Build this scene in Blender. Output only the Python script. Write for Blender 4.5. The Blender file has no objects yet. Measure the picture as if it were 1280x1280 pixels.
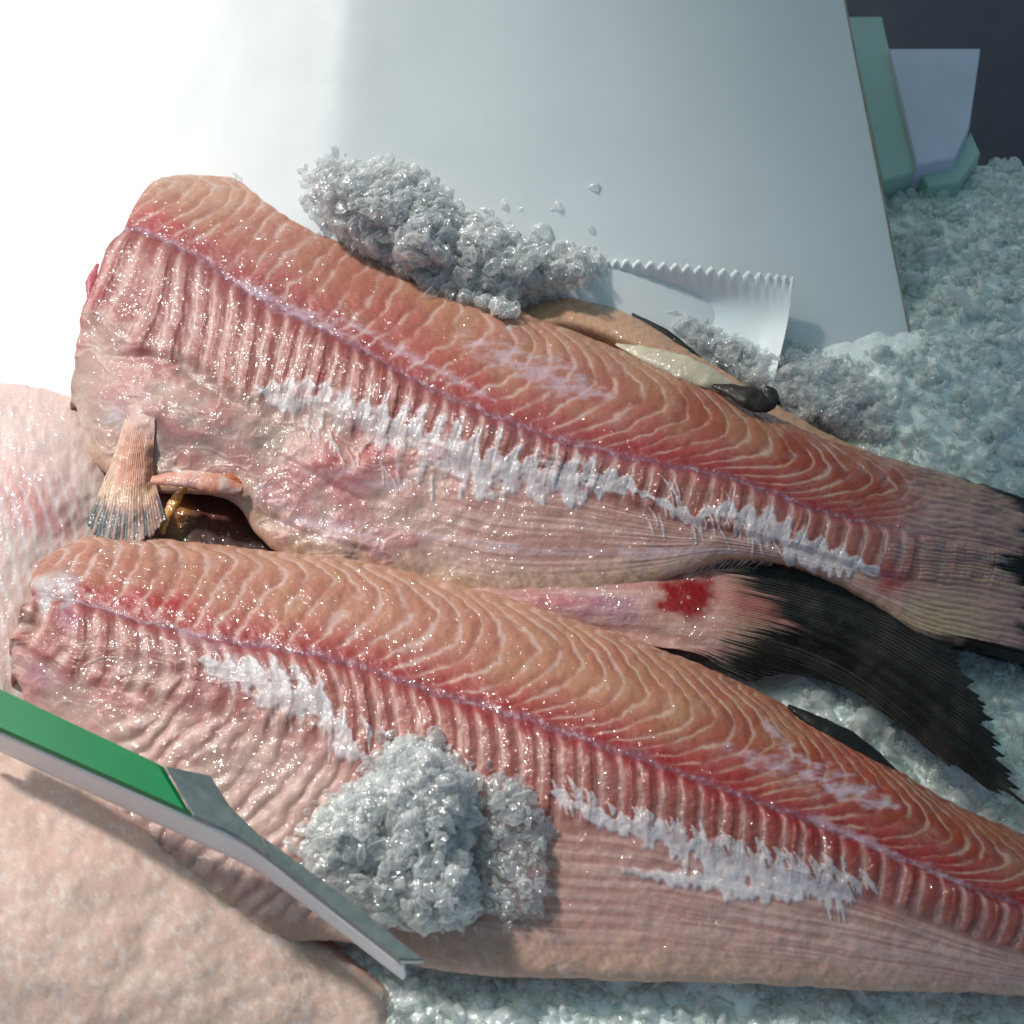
import bpy, math, random
import numpy as np
R = math.radians
rng = np.random.default_rng(7); random.seed(7)
sc = bpy.context.scene
COL = sc.collection

# ------------------------------------------------------------------ camera
TILT = R(40); DIST = 0.85; LENS = 51.0
CLOC = np.array([0.0, -DIST*math.sin(TILT), DIST*math.cos(TILT)])
CR = np.array([1.0, 0, 0]); CU = np.array([0, math.cos(TILT), math.sin(TILT)]); CF = np.array([0, math.sin(TILT), -math.cos(TILT)])
cam_d = bpy.data.cameras.new("camera"); cam = bpy.data.objects.new("camera", cam_d); COL.objects.link(cam)
cam_d.lens = LENS; cam_d.sensor_width = 36; cam.location = CLOC; cam.rotation_euler = (TILT, 0, 0)
cam_d.clip_start = 0.02; cam_d.clip_end = 50
cam_d.dof.use_dof = True; cam_d.dof.focus_distance = 0.80; cam_d.dof.aperture_fstop = 13
sc.camera = cam
sc.render.resolution_x = 1024; sc.render.resolution_y = 1024

# ------------------------------------------------------------------ daylight
SUN_DIR = np.array([-0.50, 0.42, 0.76]); SUN_DIR /= np.linalg.norm(SUN_DIR)      # towards the sun
w = bpy.data.worlds.new("World"); sc.world = w; w.use_nodes = True
nt = w.node_tree
sky = nt.nodes.new("ShaderNodeTexSky"); sky.sky_type = 'NISHITA'; sky.sun_disc = False
sky.sun_elevation = math.asin(SUN_DIR[2]); sky.sun_rotation = math.atan2(SUN_DIR[0], SUN_DIR[1])
sky.air_density = 1.0; sky.dust_density = 3.0; sky.ozone_density = 0.6
nt.nodes["Background"].inputs[1].default_value = 0.115
nt.links.new(sky.outputs[0], nt.nodes["Background"].inputs[0])
sd = bpy.data.lights.new("sun", 'SUN'); sd.energy = 3.5; sd.angle = R(5.5); sd.color = (1, 0.965, 0.92)
so = bpy.data.objects.new("sun", sd); COL.objects.link(so)
from mathutils import Vector
so.rotation_euler = Vector(SUN_DIR).to_track_quat('Z', 'Y').to_euler()
sc.cycles.transparent_max_bounces = 28; sc.cycles.max_bounces = 8; sc.cycles.diffuse_bounces = 4
sc.view_settings.view_transform = 'Standard'; sc.view_settings.look = 'None'
sc.view_settings.exposure = -0.06; sc.view_settings.gamma = 1

# ------------------------------------------------------------------ helpers
def at(px, py, z=0.0):
    """photo position (1280 px grid) -> world point at height z (arrays allowed)"""
    px, py, z = np.broadcast_arrays(np.asarray(px, float), np.asarray(py, float), np.asarray(z, float))
    a = (px-640)/1280*36/LENS; b = -(py-640)/1280*36/LENS
    d = CF + a[..., None]*CR + b[..., None]*CU
    t = (z - CLOC[2]) / d[..., 2]
    return CLOC + d*t[..., None]
def proj(P):
    q = P - CLOC; d = q@CF
    return 640 + (q@CR)/d*LENS/36*1280, 640 - (q@CU)/d*LENS/36*1280

def _h(ix, iy, s):
    n = (ix.astype(np.int64)*374761393 + iy.astype(np.int64)*668265263 + s*974634777) & 0xffffffff
    n = ((n ^ (n >> 13))*1274126177) & 0xffffffff
    return ((n ^ (n >> 16)) & 0xffff)/65535.0
def vnoise(x, y, s=0):
    ix = np.floor(x); iy = np.floor(y); fx = x-ix; fy = y-iy
    fx = fx*fx*(3-2*fx); fy = fy*fy*(3-2*fy)
    a = _h(ix, iy, s); b = _h(ix+1, iy, s); c = _h(ix, iy+1, s); d = _h(ix+1, iy+1, s)
    return (a*(1-fx)+b*fx)*(1-fy) + (c*(1-fx)+d*fx)*fy
def fbm(x, y, s=0, o=4):
    r = 0; a = .5; t = 0
    for i in range(o):
        r = r + a*vnoise(x*2**i+17*i, y*2**i-9*i, s+i); t += a; a *= .5
    return r/t
def sst(a, b, x):
    t = np.clip((x-a)/(b-a), 0, 1); return t*t*(3-2*t)
def crm(P, t):
    """Catmull-Rom through P[0..n-1] at parameter array t in 0..n-1"""
    P = np.asarray(P, float); n = len(P)
    i = np.clip(np.floor(t).astype(int), 0, n-2); f = t-i
    f = f.reshape(f.shape+(1,)*(P.ndim-1))
    Q = np.concatenate([[2*P[0]-P[1]], P, [2*P[-1]-P[-2]]])
    a, b, c, d = Q[i], Q[i+1], Q[i+2], Q[i+3]
    return .5*(2*b + (c-a)*f + (2*a-5*b+4*c-d)*f*f + (3*b-a-3*c+d)*f**3)
def polyw(X, Y, pts):
    """distance to a polyline, interpolated extra value, signed side; pts rows (x,y[,w])"""
    pts = np.asarray(pts, float); best = np.full(X.shape, 1e9); wv = np.zeros(X.shape); sg = np.zeros(X.shape)
    for p, q in zip(pts[:-1], pts[1:]):
        dx, dy = q[0]-p[0], q[1]-p[1]; L2 = dx*dx+dy*dy
        t = np.clip(((X-p[0])*dx+(Y-p[1])*dy)/L2, 0, 1)
        ex = X-(p[0]+t*dx); ey = Y-(p[1]+t*dy); d = np.hypot(ex, ey)
        m = d < best; best = np.where(m, d, best)
        if pts.shape[1] > 2: wv = np.where(m, p[2]+t*(q[2]-p[2]), wv)
        sg = np.where(m, np.sign(dx*ey-dy*ex), sg)
    return best, wv, sg
def inside(X, Y, poly):
    r = np.zeros(X.shape, bool); n = len(poly)
    for i in range(n):
        x1, y1 = poly[i]; x2, y2 = poly[(i+1) % n]
        if y1 == y2: continue
        c = ((Y < y1) != (Y < y2)) & (X < (x2-x1)*(Y-y1)/(y2-y1)+x1)
        r ^= c
    return r

def tag(o, label=None, cat=None, group=None, kind=None):
    if label: o['label'] = label
    if cat: o['category'] = cat
    if group: o['group'] = group
    if kind: o['kind'] = kind
    return o
def empty(name, loc, label, cat, group=None):
    o = bpy.data.objects.new(name, None); COL.objects.link(o); o.location = [float(v) for v in loc]; o.empty_display_size = .02
    return tag(o, label, cat, group)
def mesh_obj(name, V, F, mat, parent=None, smooth=True, col=None, attrs=None):
    V = np.asarray(V, float)
    if parent is not None: V = V - np.array(parent.location)
    me = bpy.data.meshes.new(name)
    F = np.asarray(F); k = F.shape[1]
    me.vertices.add(len(V)); me.vertices.foreach_set('co', V.astype(np.float32).ravel())
    me.loops.add(F.size); me.loops.foreach_set('vertex_index', F.astype(np.int32).ravel())
    me.polygons.add(len(F)); me.polygons.foreach_set('loop_start', np.arange(0, F.size, k, dtype=np.int32))
    me.update(calc_edges=True)
    me.polygons.foreach_set('use_smooth', np.full(len(F), smooth))
    if col is not None:
        a = me.color_attributes.new('col', 'FLOAT_COLOR', 'POINT')
        a.data.foreach_set('color', np.concatenate([col, np.ones((len(col), 1))], 1).astype(np.float32).ravel())
    for n_, v_ in (attrs or {}).items():
        a = me.attributes.new(n_, 'FLOAT', 'POINT'); a.data.foreach_set('value', np.asarray(v_, np.float32).ravel())
    me.validate(); me.update()
    me.materials.append(mat)
    o = bpy.data.objects.new(name, me); COL.objects.link(o)
    if parent is not None: o.parent = parent
    return o
def gridF(nu, nv, flip=False):
    i = np.arange(nu-1)[:, None]*nv + np.arange(nv-1)[None, :]; i = i.ravel()
    q = [i, i+nv, i+nv+1, i+1]
    return np.stack(q[::-1] if flip else q, 1)
def normals(P):
    du = np.gradient(P, axis=0); dv = np.gradient(P, axis=1)
    n = np.cross(du, dv); n /= np.linalg.norm(n, axis=2, keepdims=True)+1e-12
    return n

# ------------------------------------------------------------------ materials
def new_mat(name):
    m = bpy.data.materials.new(name); m.use_nodes = True
    return m, m.node_tree, m.node_tree.nodes["Principled BSDF"]
def flesh_mat(name, coat=1.0, crough=.11, bump=1.35, sss=.25, rough=.45, bscale=290):
    m, t, b = new_mat(name)
    N = t.nodes; L = t.links
    a = N.new('ShaderNodeAttribute'); a.attribute_name = 'col'
    tc = N.new('ShaderNodeTexCoord')
    n1 = N.new('ShaderNodeTexNoise'); n1.inputs['Scale'].default_value = 900; n1.inputs['Detail'].default_value = 3
    L.new(tc.outputs['Object'], n1.inputs['Vector'])
    mr = N.new('ShaderNodeMapRange'); mr.inputs[1].default_value = .3; mr.inputs[2].default_value = .7; mr.inputs[3].default_value = .93; mr.inputs[4].default_value = 1.06
    L.new(n1.outputs[0], mr.inputs[0])
    mx = N.new('ShaderNodeVectorMath'); mx.operation = 'SCALE'; L.new(a.outputs[0], mx.inputs[0]); L.new(mr.outputs[0], mx.inputs['Scale'])
    L.new(mx.outputs[0], b.inputs['Base Color'])
    b.inputs['Roughness'].default_value = rough
    b.inputs['Subsurface Weight'].default_value = sss; b.inputs['Subsurface Radius'].default_value = (1, .35, .25); b.inputs['Subsurface Scale'].default_value = .004
    b.inputs['Coat Weight'].default_value = coat; b.inputs['Coat Roughness'].default_value = crough; b.inputs['Coat IOR'].default_value = 1.6
    # wet film: rounded beads and wrinkles of the liquid skin, present in patches
    n2 = N.new('ShaderNodeTexNoise'); n2.inputs['Scale'].default_value = bscale; n2.inputs['Detail'].default_value = 1.2; n2.inputs['Roughness'].default_value = .5
    L.new(tc.outputs['Object'], n2.inputs['Vector'])
    bu = N.new('ShaderNodeBump'); bu.inputs['Strength'].default_value = 1; bu.inputs['Distance'].default_value = .0016*bump
    L.new(n2.outputs[0], bu.inputs['Height']); L.new(bu.outputs[0], b.inputs['Coat Normal'])
    n4 = N.new('ShaderNodeTexNoise'); n4.inputs['Scale'].default_value = 90; n4.inputs['Detail'].default_value = 6; n4.inputs['Roughness'].default_value = .7; L.new(tc.outputs['Object'], n4.inputs['Vector'])
    m4 = N.new('ShaderNodeMapRange'); m4.inputs[1].default_value = .485; m4.inputs[2].default_value = .58; m4.inputs[3].default_value = coat*.08; m4.inputs[4].default_value = coat
    L.new(n4.outputs[0], m4.inputs[0]); L.new(m4.outputs[0], b.inputs['Coat Weight'])
    b.inputs['Specular IOR Level'].default_value = .3
    n5 = N.new('ShaderNodeTexNoise'); n5.inputs['Scale'].default_value = 700; n5.inputs['Detail'].default_value = 3; L.new(tc.outputs['Object'], n5.inputs['Vector'])
    b2 = N.new('ShaderNodeBump'); b2.inputs['Strength'].default_value = .3; b2.inputs['Distance'].default_value = .0006
    L.new(n5.outputs[0], b2.inputs['Height']); L.new(b2.outputs[0], b.inputs['Normal'])
    return m
M_FLESH = flesh_mat('wet_fish_flesh')
M_FROST = flesh_mat('frosted_pale_flesh', coat=.25, crough=.3, bump=.6, sss=.4, rough=.6, bscale=800)
M_FIN = flesh_mat('wet_fin', coat=.32, crough=.14, bump=.6, sss=0, rough=.5, bscale=350)

def ice_mat(name, color, clear, rough=.12, bump=.5, sss=0.0, bscale=420, glass=0.0, edge=.3):
    """wet ice: pale scattering body under a glossy skin; 'clear' lets what lies behind show through"""
    m, t, b = new_mat(name); N = t.nodes; L = t.links
    tc = N.new('ShaderNodeTexCoord')
    n = N.new('ShaderNodeTexNoise'); n.inputs['Scale'].default_value = 45; n.inputs['Detail'].default_value = 6; L.new(tc.outputs['Object'], n.inputs['Vector'])
    cr = N.new('ShaderNodeValToRGB'); cr.color_ramp.elements[0].position = .35; cr.color_ramp.elements[1].position = .65
    cr.color_ramp.elements[0].color = (color[0]*.86, color[1]*.90, color[2]*.89, 1); cr.color_ramp.elements[1].color = (*color, 1)
    L.new(n.outputs[0], cr.inputs[0]); L.new(cr.outputs[0], b.inputs['Base Color'])
    b.inputs['IOR'].default_value = 1.31; b.inputs['Roughness'].default_value = rough; b.inputs['Transmission Weight'].default_value = glass
    b.inputs['Coat Weight'].default_value = 1; b.inputs['Coat Roughness'].default_value = .14; b.inputs['Coat IOR'].default_value = 1.9
    b.inputs['Subsurface Weight'].default_value = sss
    b.inputs['Subsurface Radius'].default_value = (.8, 1, 1); b.inputs['Subsurface Scale'].default_value = .005
    v = N.new('ShaderNodeTexVoronoi'); v.inputs['Scale'].default_value = bscale; L.new(tc.outputs['Object'], v.inputs['Vector'])
    n2 = N.new('ShaderNodeTexNoise'); n2.inputs['Scale'].default_value = 500; n2.inputs['Detail'].default_value = 3; L.new(tc.outputs['Object'], n2.inputs['Vector'])
    ad = N.new('ShaderNodeMath'); L.new(v.outputs['Distance'], ad.inputs[0]); L.new(n2.outputs[0], ad.inputs[1])
    bu = N.new('ShaderNodeBump'); bu.inputs['Strength'].default_value = bump; bu.inputs['Distance'].default_value = .0012
    L.new(ad.outputs[0], bu.inputs['Height']); L.new(bu.outputs[0], b.inputs['Normal'])
    n6 = N.new('ShaderNodeTexNoise'); n6.inputs['Scale'].default_value = 520; n6.inputs['Detail'].default_value = 1.5; L.new(tc.outputs['Object'], n6.inputs['Vector'])
    bu6 = N.new('ShaderNodeBump'); bu6.inputs['Strength'].default_value = 1; bu6.inputs['Distance'].default_value = .0013; L.new(n6.outputs[0], bu6.inputs['Height']); L.new(bu6.outputs[0], b.inputs['Coat Normal'])
    b.inputs['Coat Weight'].default_value = 0; b.inputs['Specular IOR Level'].default_value = .2
    out = b.outputs[0]
    if clear > 0:
        tp = N.new('ShaderNodeBsdfTransparent'); tp.inputs[0].default_value = (.99, .993, .992, 1)
        lw = N.new('ShaderNodeLayerWeight'); lw.inputs[0].default_value = .5
        mr = N.new('ShaderNodeMapRange'); mr.inputs[1].default_value = 0.1; mr.inputs[2].default_value = .9; mr.inputs[3].default_value = clear; mr.inputs[4].default_value = edge
        L.new(lw.outputs['Facing'], mr.inputs[0])
        tl = N.new('ShaderNodeBsdfTranslucent'); tl.inputs[0].default_value = (*color, 1)
        m0 = N.new('ShaderNodeMixShader'); m0.inputs[0].default_value = .5; L.new(b.outputs[0], m0.inputs[1]); L.new(tl.outputs[0], m0.inputs[2])
        mx = N.new('ShaderNodeMixShader'); L.new(mr.outputs[0], mx.inputs[0]); L.new(m0.outputs[0], mx.inputs[1]); L.new(tp.outputs[0], mx.inputs[2])
        out = mx.outputs[0]
    gl = N.new('ShaderNodeBsdfGlossy'); gl.inputs['Roughness'].default_value = .08; L.new(bu6.outputs[0], gl.inputs['Normal'])
    lf = N.new('ShaderNodeLayerWeight'); lf.inputs[0].default_value = .5
    pw = N.new('ShaderNodeMath'); pw.operation = 'POWER'; pw.inputs[1].default_value = 4; L.new(lf.outputs['Facing'], pw.inputs[0])
    fr = N.new('ShaderNodeMath'); fr.operation = 'MULTIPLY_ADD'; fr.inputs[1].default_value = .35; fr.inputs[2].default_value = .14; L.new(pw.outputs[0], fr.inputs[0])
    mg = N.new('ShaderNodeMixShader'); L.new(fr.outputs[0], mg.inputs[0]); L.new(out, mg.inputs[1]); L.new(gl.outputs[0], mg.inputs[2])
    L.new(mg.outputs[0], N['Material Output'].inputs[0])
    return m
M_ICE_BED = ice_mat('packed_crushed_ice', (.93, .99, .96), 0.0, .35, .5, .3, 260)
M_ICE = ice_mat('crushed_ice_grain', (.98, .985, .98), .86, .10, .10, edge=.25)
M_ICE_CLEAR = ice_mat('clear_ice_grain', (.98, .98, .98), .93, .05, .06, edge=.34)
M_ICE_BEDGRAIN = ice_mat('bed_ice_grain', (.95, .99, .97), .60, .10, .10, edge=.15)
M_ICE_FILM = ice_mat('thin_ice_film', (.90, .92, .92), .78, .1, .5, edge=.5)
M_ICE_CORE = ice_mat('grey_packed_ice', (.93, .94, .92), .45, .3, .6, .3, 300)

def plain(name, col, rough=.5, coat=0, metal=0, nscale=80, namt=.12, bump=0, sss=0, trans=0):
    m, t, b = new_mat(name); N = t.nodes; L = t.links
    tc = N.new('ShaderNodeTexCoord'); n = N.new('ShaderNodeTexNoise'); n.inputs['Scale'].default_value = nscale; n.inputs['Detail'].default_value = 5
    L.new(tc.outputs['Object'], n.inputs['Vector'])
    cr = N.new('ShaderNodeValToRGB'); cr.color_ramp.elements[0].position = .3; cr.color_ramp.elements[1].position = .7
    cr.color_ramp.elements[0].color = (*[c*(1-namt) for c in col], 1); cr.color_ramp.elements[1].color = (*[min(1, c*(1+namt*.5)) for c in col], 1)
    L.new(n.outputs[0], cr.inputs[0]); L.new(cr.outputs[0], b.inputs['Base Color'])
    b.inputs['Roughness'].default_value = rough; b.inputs['Coat Weight'].default_value = coat; b.inputs['Metallic'].default_value = metal
    b.inputs['Subsurface Weight'].default_value = sss; b.inputs['Subsurface Scale'].default_value = .004; b.inputs['Transmission Weight'].default_value = trans
    if bump:
        bu = N.new('ShaderNodeBump'); bu.inputs['Strength'].default_value = bump; bu.inputs['Distance'].default_value = .001
        L.new(n.outputs[0], bu.inputs['Height']); L.new(bu.outputs[0], b.inputs['Normal'])
    return m
M_BOARD = plain('white_plastic_board', (.68, .71, .72), .45, nscale=9, namt=.05)
M_BOARD_EDGE = plain('stained_board_edge', (.33, .27, .21), .6, nscale=60, namt=.4)
M_PAPER = plain('white_plastic_sheet', (.80, .83, .83), .4, nscale=30, namt=.05, sss=.2)
M_GREEN = plain('green_plastic', (.001, .19, .06), .32, nscale=40, namt=.15)
M_GREEN.node_tree.nodes['Principled BSDF'].inputs['Specular IOR Level'].default_value = .15
M_TAGWHITE = plain('white_tag_plastic', (.80, .77, .77), .4, nscale=20, namt=.06)
M_STEEL = plain('dull_grey_plastic', (.13, .16, .16), .3, coat=.3, nscale=200, namt=.2)
M_DARK = plain('dark_wet_counter', (.012, .014, .014), .3, nscale=20, namt=.5)
M_CRATE = plain('pale_green_plastic', (.34, .52, .46), .35, nscale=20, namt=.1)
M_LILAC = plain('pale_lilac_plastic', (.55, .58, .72), .4, nscale=20, namt=.08)

# ------------------------------------------------------------------ colours of flesh (linear base colours)
PEACH = np.array([.50, .235, .175]); PINK = np.array([.52, .19, .165]); RED = np.array([.42, .05, .05]); ORANGE = np.array([.37, .080, .034])
CREAM = np.array([.59, .40, .275]); PURP = np.array([.36, .17, .23]); PALE = np.array([.66, .46, .41]); FAT = np.array([.80, .78, .80]); GREY = np.array([.44, .32, .29])
BLACK = np.array([.0055, .005, .0045]); DEEP = np.array([.30, .04, .035]); TAN = np.array([.50, .31, .18])
def mixc(c, d, m): return c*(1-m[..., None]) + np.asarray(d)*m[..., None]
def blotch(c, X, Y, lst, seed=0):
    wx = X + 26*(fbm(X/22, Y/22, seed+50)-.5); wy = Y + 26*(fbm(X/22, Y/22, seed+60)-.5)
    for (x, y, rx, ry, ang, colr, s) in lst:
        ca, sa = math.cos(R(ang)), math.sin(R(ang)); dx, dy = wx-x, wy-y
        p = ((dx*ca+dy*sa)/rx)**2 + ((-dx*sa+dy*ca)/ry)**2
        c = mixc(c, colr, s*np.exp(-p*1.2))
    return c

ZMAP = np.full((360, 360), -1.0)
def stamp(X, Y, Z):
    ix = np.clip((X/4).astype(int)+15, 0, 359); iy = np.clip((Y/4).astype(int)+15, 0, 359)
    np.maximum.at(ZMAP, (ix.ravel(), iy.ravel()), Z.ravel())
def zat(X, Y):
    return ZMAP[np.clip((X/4).astype(int)+15, 0, 359), np.clip((Y/4).astype(int)+15, 0, 359)]

def loft(st, rows, nu, cap0=True, cap1=False, back=(.004, .012, -.022), under=-.03):
    """st: per station list of (x,y,z) for T,L,F,B. rows: sample counts between K-T,T-L,L-F,F-B,B-U.
    returns P (nu,nv,3), u (px along row L), r (row param, T=0 L=1 F=2 B=3)"""
    S = np.array([[at(*p) for p in s] for s in st])          # n,4,3
    K = S[:, :1]+np.array(back); G = S[:, :1]+np.array([back[0], back[1]+.002, back[2]*2.2])
    U = S[:, -1:]+np.array([0, .010, under*.5]); W = S[:, -1:]+np.array([0, .02, under*1.2])
    S = np.concatenate([G, K, S, U, W], 1)                   # n,8
    Lp = np.array([s[1][:2] for s in st], float); cum = np.concatenate([[0], np.cumsum(np.hypot(*np.diff(Lp, axis=0).T))])
    if cap0:
        c1 = S[0]+np.array([-.006, 0, -.012]); c2 = S[0]+np.array([-.004, 0, -.04])
        c1[:, 2] = np.maximum(c1[:, 2], -.01); c2[:, 2] = -.015
        S = np.concatenate([[c2, c1], S]); cum = np.concatenate([[cum[0]-50, cum[0]-22], cum])
    if cap1:
        c1 = S[-1]+np.array([.006, 0, -.012]); c2 = S[-1]+np.array([.003, 0, -.04])
        S = np.concatenate([S, [c1, c2]]); cum = np.concatenate([cum, [cum[-1]+22, cum[-1]+50]])
    ts = np.interp(np.linspace(cum[0], cum[-1], nu), cum, np.arange(len(cum)))
    us = np.linspace(cum[0], cum[-1], nu)
    A = crm(S, ts)                                           # nu,8,3
    rr = [np.linspace(0, 1, 4)[:-1]]
    for k, n in enumerate(rows): rr.append(np.linspace(k+1, k+2, n+1)[:-1])
    rr.append(np.linspace(len(rows)+1, 7, 4))
    rr = np.concatenate(rr)
    P = crm(A.transpose(1, 0, 2), rr).transpose(1, 0, 2)
    u, r = np.meshgrid(us, rr-2, indexing='ij')
    return P, u, r

# ------------------------------------------------------------------ the two large skinned fish
def fish_detail(P, u, r, cfg):
    X, Y = proj(P.reshape(-1, 3)); X = X.reshape(u.shape); Y = Y.reshape(u.shape)
    sp = cfg['sp']; sd_ = cfg['seed']
    warp = 34*(fbm(X/70, Y/50, sd_)-.5) + 10*(fbm(X/16, Y/12, sd_+3)-.5)
    # --- back: chevron shaped muscle blocks
    d = np.clip(1-r, 0, 1.15); d0 = cfg['apex'](u)
    f = np.where(d < d0, 1-(np.abs(d-d0)/d0)**1.7, 1-cfg['hook']*(np.abs(d-d0)/(1-d0+.05))**1.6)
    ph = (u + warp - cfg['amp'](u)*f)/sp
    fr = ph-np.floor(ph); ld = np.minimum(fr, 1-fr)*sp            # px distance to a line
    brk = fbm(X/18, Y/18, sd_+8)
    wl = cfg['lw']*(.35+1.5*brk*fbm(X/45, Y/45, sd_+9)*1.6)
    line = np.exp(-(ld/wl)**2)*sst(.02, .14, d)*sst(.18, .62, fbm(X/26, Y/18, sd_+14))
    dorsal = sst(1.02, .97, r)
    # --- ribs below the lateral line
    e = np.clip(r-1, 0, 1.2)
    ph2 = (u + 10*(fbm(X/70, Y/50, sd_)-.5) + 3*(fbm(X/16, Y/12, sd_+3)-.5) + cfg['ribslant']*e*e - 6*e)/cfg['rsp']
    fr2 = ph2-np.floor(ph2); rd = np.minimum(fr2, 1-fr2)*cfg['rsp']
    cell = _h(np.floor(ph2+.5), np.zeros_like(ph2), 5)
    rib = np.exp(-(rd/(1.6+3.2*fbm(X/12, Y/16, sd_+22)))**2)*sst(0.0, .15, e)*(.25+1.1*fbm(X/8, Y/12, sd_+21))
    ribreg = sst(.98, 1.02, r)*sst(2.15, 1.95, r)
    # --- colour
    c = np.zeros(u.shape+(3,)) + PEACH
    n = fbm(X/40, Y/40, sd_+31)
    tail = sst(*cfg['tail'], X)
    back = PEACH*(1-tail[..., None]) + ORANGE*tail[..., None]
    c = mixc(back, PINK, .6*sst(.55, .1, d)*np.ones_like(n))
    c = mixc(c, CREAM, .55*sst(.6, 1.0, d)*(1-.5*tail))
    c = mixc(c, TAN, .5*sst(.5, .75, n)*dorsal)
    # belly/rib base
    ribc = PINK*.70+GREY*.36
    c = mixc(c, ribc, sst(1.0, 1.12, r)*.9)
    c = mixc(c, PALE*.92, sst(2.0, 2.3, r)*.8)
    c = mixc(c, CREAM*1.02, cfg['creamedge']*sst(2.6, 2.95, r))
    c = blotch(c, X, Y, cfg['blot'], sd_)
    # inside each muscle block: slightly deeper at the leading side
    c = mixc(c, c*np.array([.86, .70, .66]), dorsal*sst(.05, .4, d)*(.55*sst(.15, .9, fr)))
    # lateral line
    lat = np.exp(-((r-1-.10*(brk-.5))/.045)**2); lat2 = np.exp(-((r-1+.04)/.19)**2)
    c = mixc(c, cfg['latcol'], cfg['lat']*lat2*(.5+.5*brk))
    c = mixc(c, PURP*.85, .75*lat)
    c = mixc(c, FAT*np.array([.92, .82, .9]), .40*lat*sst(.55, .66, fbm(X/4, Y/4, sd_+77)))
    linecol = mixc(np.zeros(u.shape+(3,))+PALE*1.02, CREAM*1.05, tail*.7)
    m = np.clip(line*dorsal*cfg['linestr'], 0, .85)[..., None]; c = c*(1-m)+linecol*m
    # milky silver patches across the back
    for poly in cfg['silver']:
        dd, wv, _ = polyw(X, Y, poly)
        s = sst(1.6, -.2, dd/(wv*2.2) + 3.2*(fbm(X/14, Y/5, sd_+12)-.42))*.6
        c = mixc(c, np.array([.66, .54, .62]), s)
    c = mixc(c, PALE*1.1, np.clip(rib*ribreg*.8, 0, .8))
    c = mixc(c, c*np.array([.72, .54, .50]), ribreg*sst(.10, .32, np.minimum(fr2, 1-fr2))*.85)
    # fibres along the belly flap
    fib = fbm(u/120, r*46 + u/300, sd_+40, 3); bel = sst(2.08, 2.2, r)*sst(2.95, 2.6, r)*sst(*cfg['fibx'], X)
    c = mixc(c, PALE*1.12, bel*.5*sst(.52, .66, fib)); c = mixc(c, PINK*.8, bel*.35*sst(.5, .36, fib))
    fe = fbm((u-60*r)/5, r*4, sd_+44, 2); ed = sst(2.65, 2.8, r)*sst(3.3, 3.0, r)*cfg['creamedge']
    c = mixc(c, PALE*1.1, ed*.45*sst(.5, .7, fe)); c = mixc(c, TAN*.8, ed*.3*sst(.5, .3, fe))
    # fat ribbon
    fatm = np.zeros(u.shape)
    for poly in cfg['fat']:
        dd, wv, sg = polyw(X, Y, poly)
        lob = np.where(sg < 0, 1.3*(np.abs(np.cos(np.pi*ph2))**2.2-.35), 1.3*(vnoise(X/6, Y/24, sd_+70)-.5)*2)
        q = dd/np.maximum(wv*1.6, .5) - lob*.7 + 1.7*(fbm(X/11, Y/9, sd_+71)-.5)
        fatm = np.maximum(fatm, sst(1.4, .65, q)*np.clip(.40+1.1*fbm(X/7, Y/14, sd_+72), 0, 1.0))
    for (x0, y0, x1, y1, nn, ww) in cfg['fatstreaks']:
        rg = np.random.default_rng(int(x0*7+y0))
        for k in range(nn):
            a = rg.random(); sx = x0+(x1-x0)*a; sy = y0+(y1-y0)*a+rg.normal()*7; ln = rg.uniform(14, 44); an = rg.normal(1.25, .16)
            dd, wv, _ = polyw(X, Y, [(sx, sy, ww*.25), (sx+math.cos(an)*ln*.5+2, sy+math.sin(an)*ln*.5, ww*rg.uniform(.4, 1.1)), (sx+math.cos(an)*ln, sy+math.sin(an)*ln, .6)]) if True else None
            fatm = np.maximum(fatm, sst(1.3, .6, dd/np.maximum(wv, .3)+.9*(fbm(X/7, Y/7, sd_+90)-.5))*.8)
    c = mixc(c, FAT*(.86+.2*fbm(X/4, Y/12, sd_+73)[..., None]), np.clip(fatm, 0, 1)*.80)
    # dark creases
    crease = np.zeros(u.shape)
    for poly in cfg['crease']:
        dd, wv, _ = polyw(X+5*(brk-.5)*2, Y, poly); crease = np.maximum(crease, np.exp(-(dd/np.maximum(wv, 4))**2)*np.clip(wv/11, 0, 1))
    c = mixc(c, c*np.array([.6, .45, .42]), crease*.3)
    c = blotch(c, X, Y, cfg['spots'], sd_+7)
    c = np.clip(c, .003, .95)**1.17*.91
    c = np.clip(c*(.92+.16*fbm(X/7, Y/7, sd_+99)[..., None]), .003, .92)
    # --- relief (metres along the normal)
    fm = np.minimum(fr, 1-fr)*2
    h = dorsal*(.00045*np.clip(fm, 0, 1)**.7 + .00012*line)*sst(.0, .2, d)
    h += ribreg*(.0026*np.sqrt(np.clip(1-(2*fr2-1)**2, 0, 1))*sst(.0, .25, e) + .0014*rib)*(.6+.6*cell)
    h += -.0005*lat - .0009*lat2 + .0006*fatm + .0004*fatm*fbm(X/3, Y/8, sd_+5)
    h += -.003*crease
    h += bel*.00030*(fib-.5)*2
    h += .0022*(fbm(X/45, Y/45, sd_+62)-.5) + .0010*(fbm(X/12, Y/12, sd_+63)-.5) + .00015*(fbm(X/3.5, Y/3.5, sd_+64)-.5)
    for (x, y, rx, ry, ang, amt) in cfg['bumps']:
        ca, sa = math.cos(R(ang)), math.sin(R(ang)); dx, dy = X-x, Y-y
        h += amt*np.exp(-((dx*ca+dy*sa)/rx)**2-((-dx*sa+dy*ca)/ry)**2)
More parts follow.
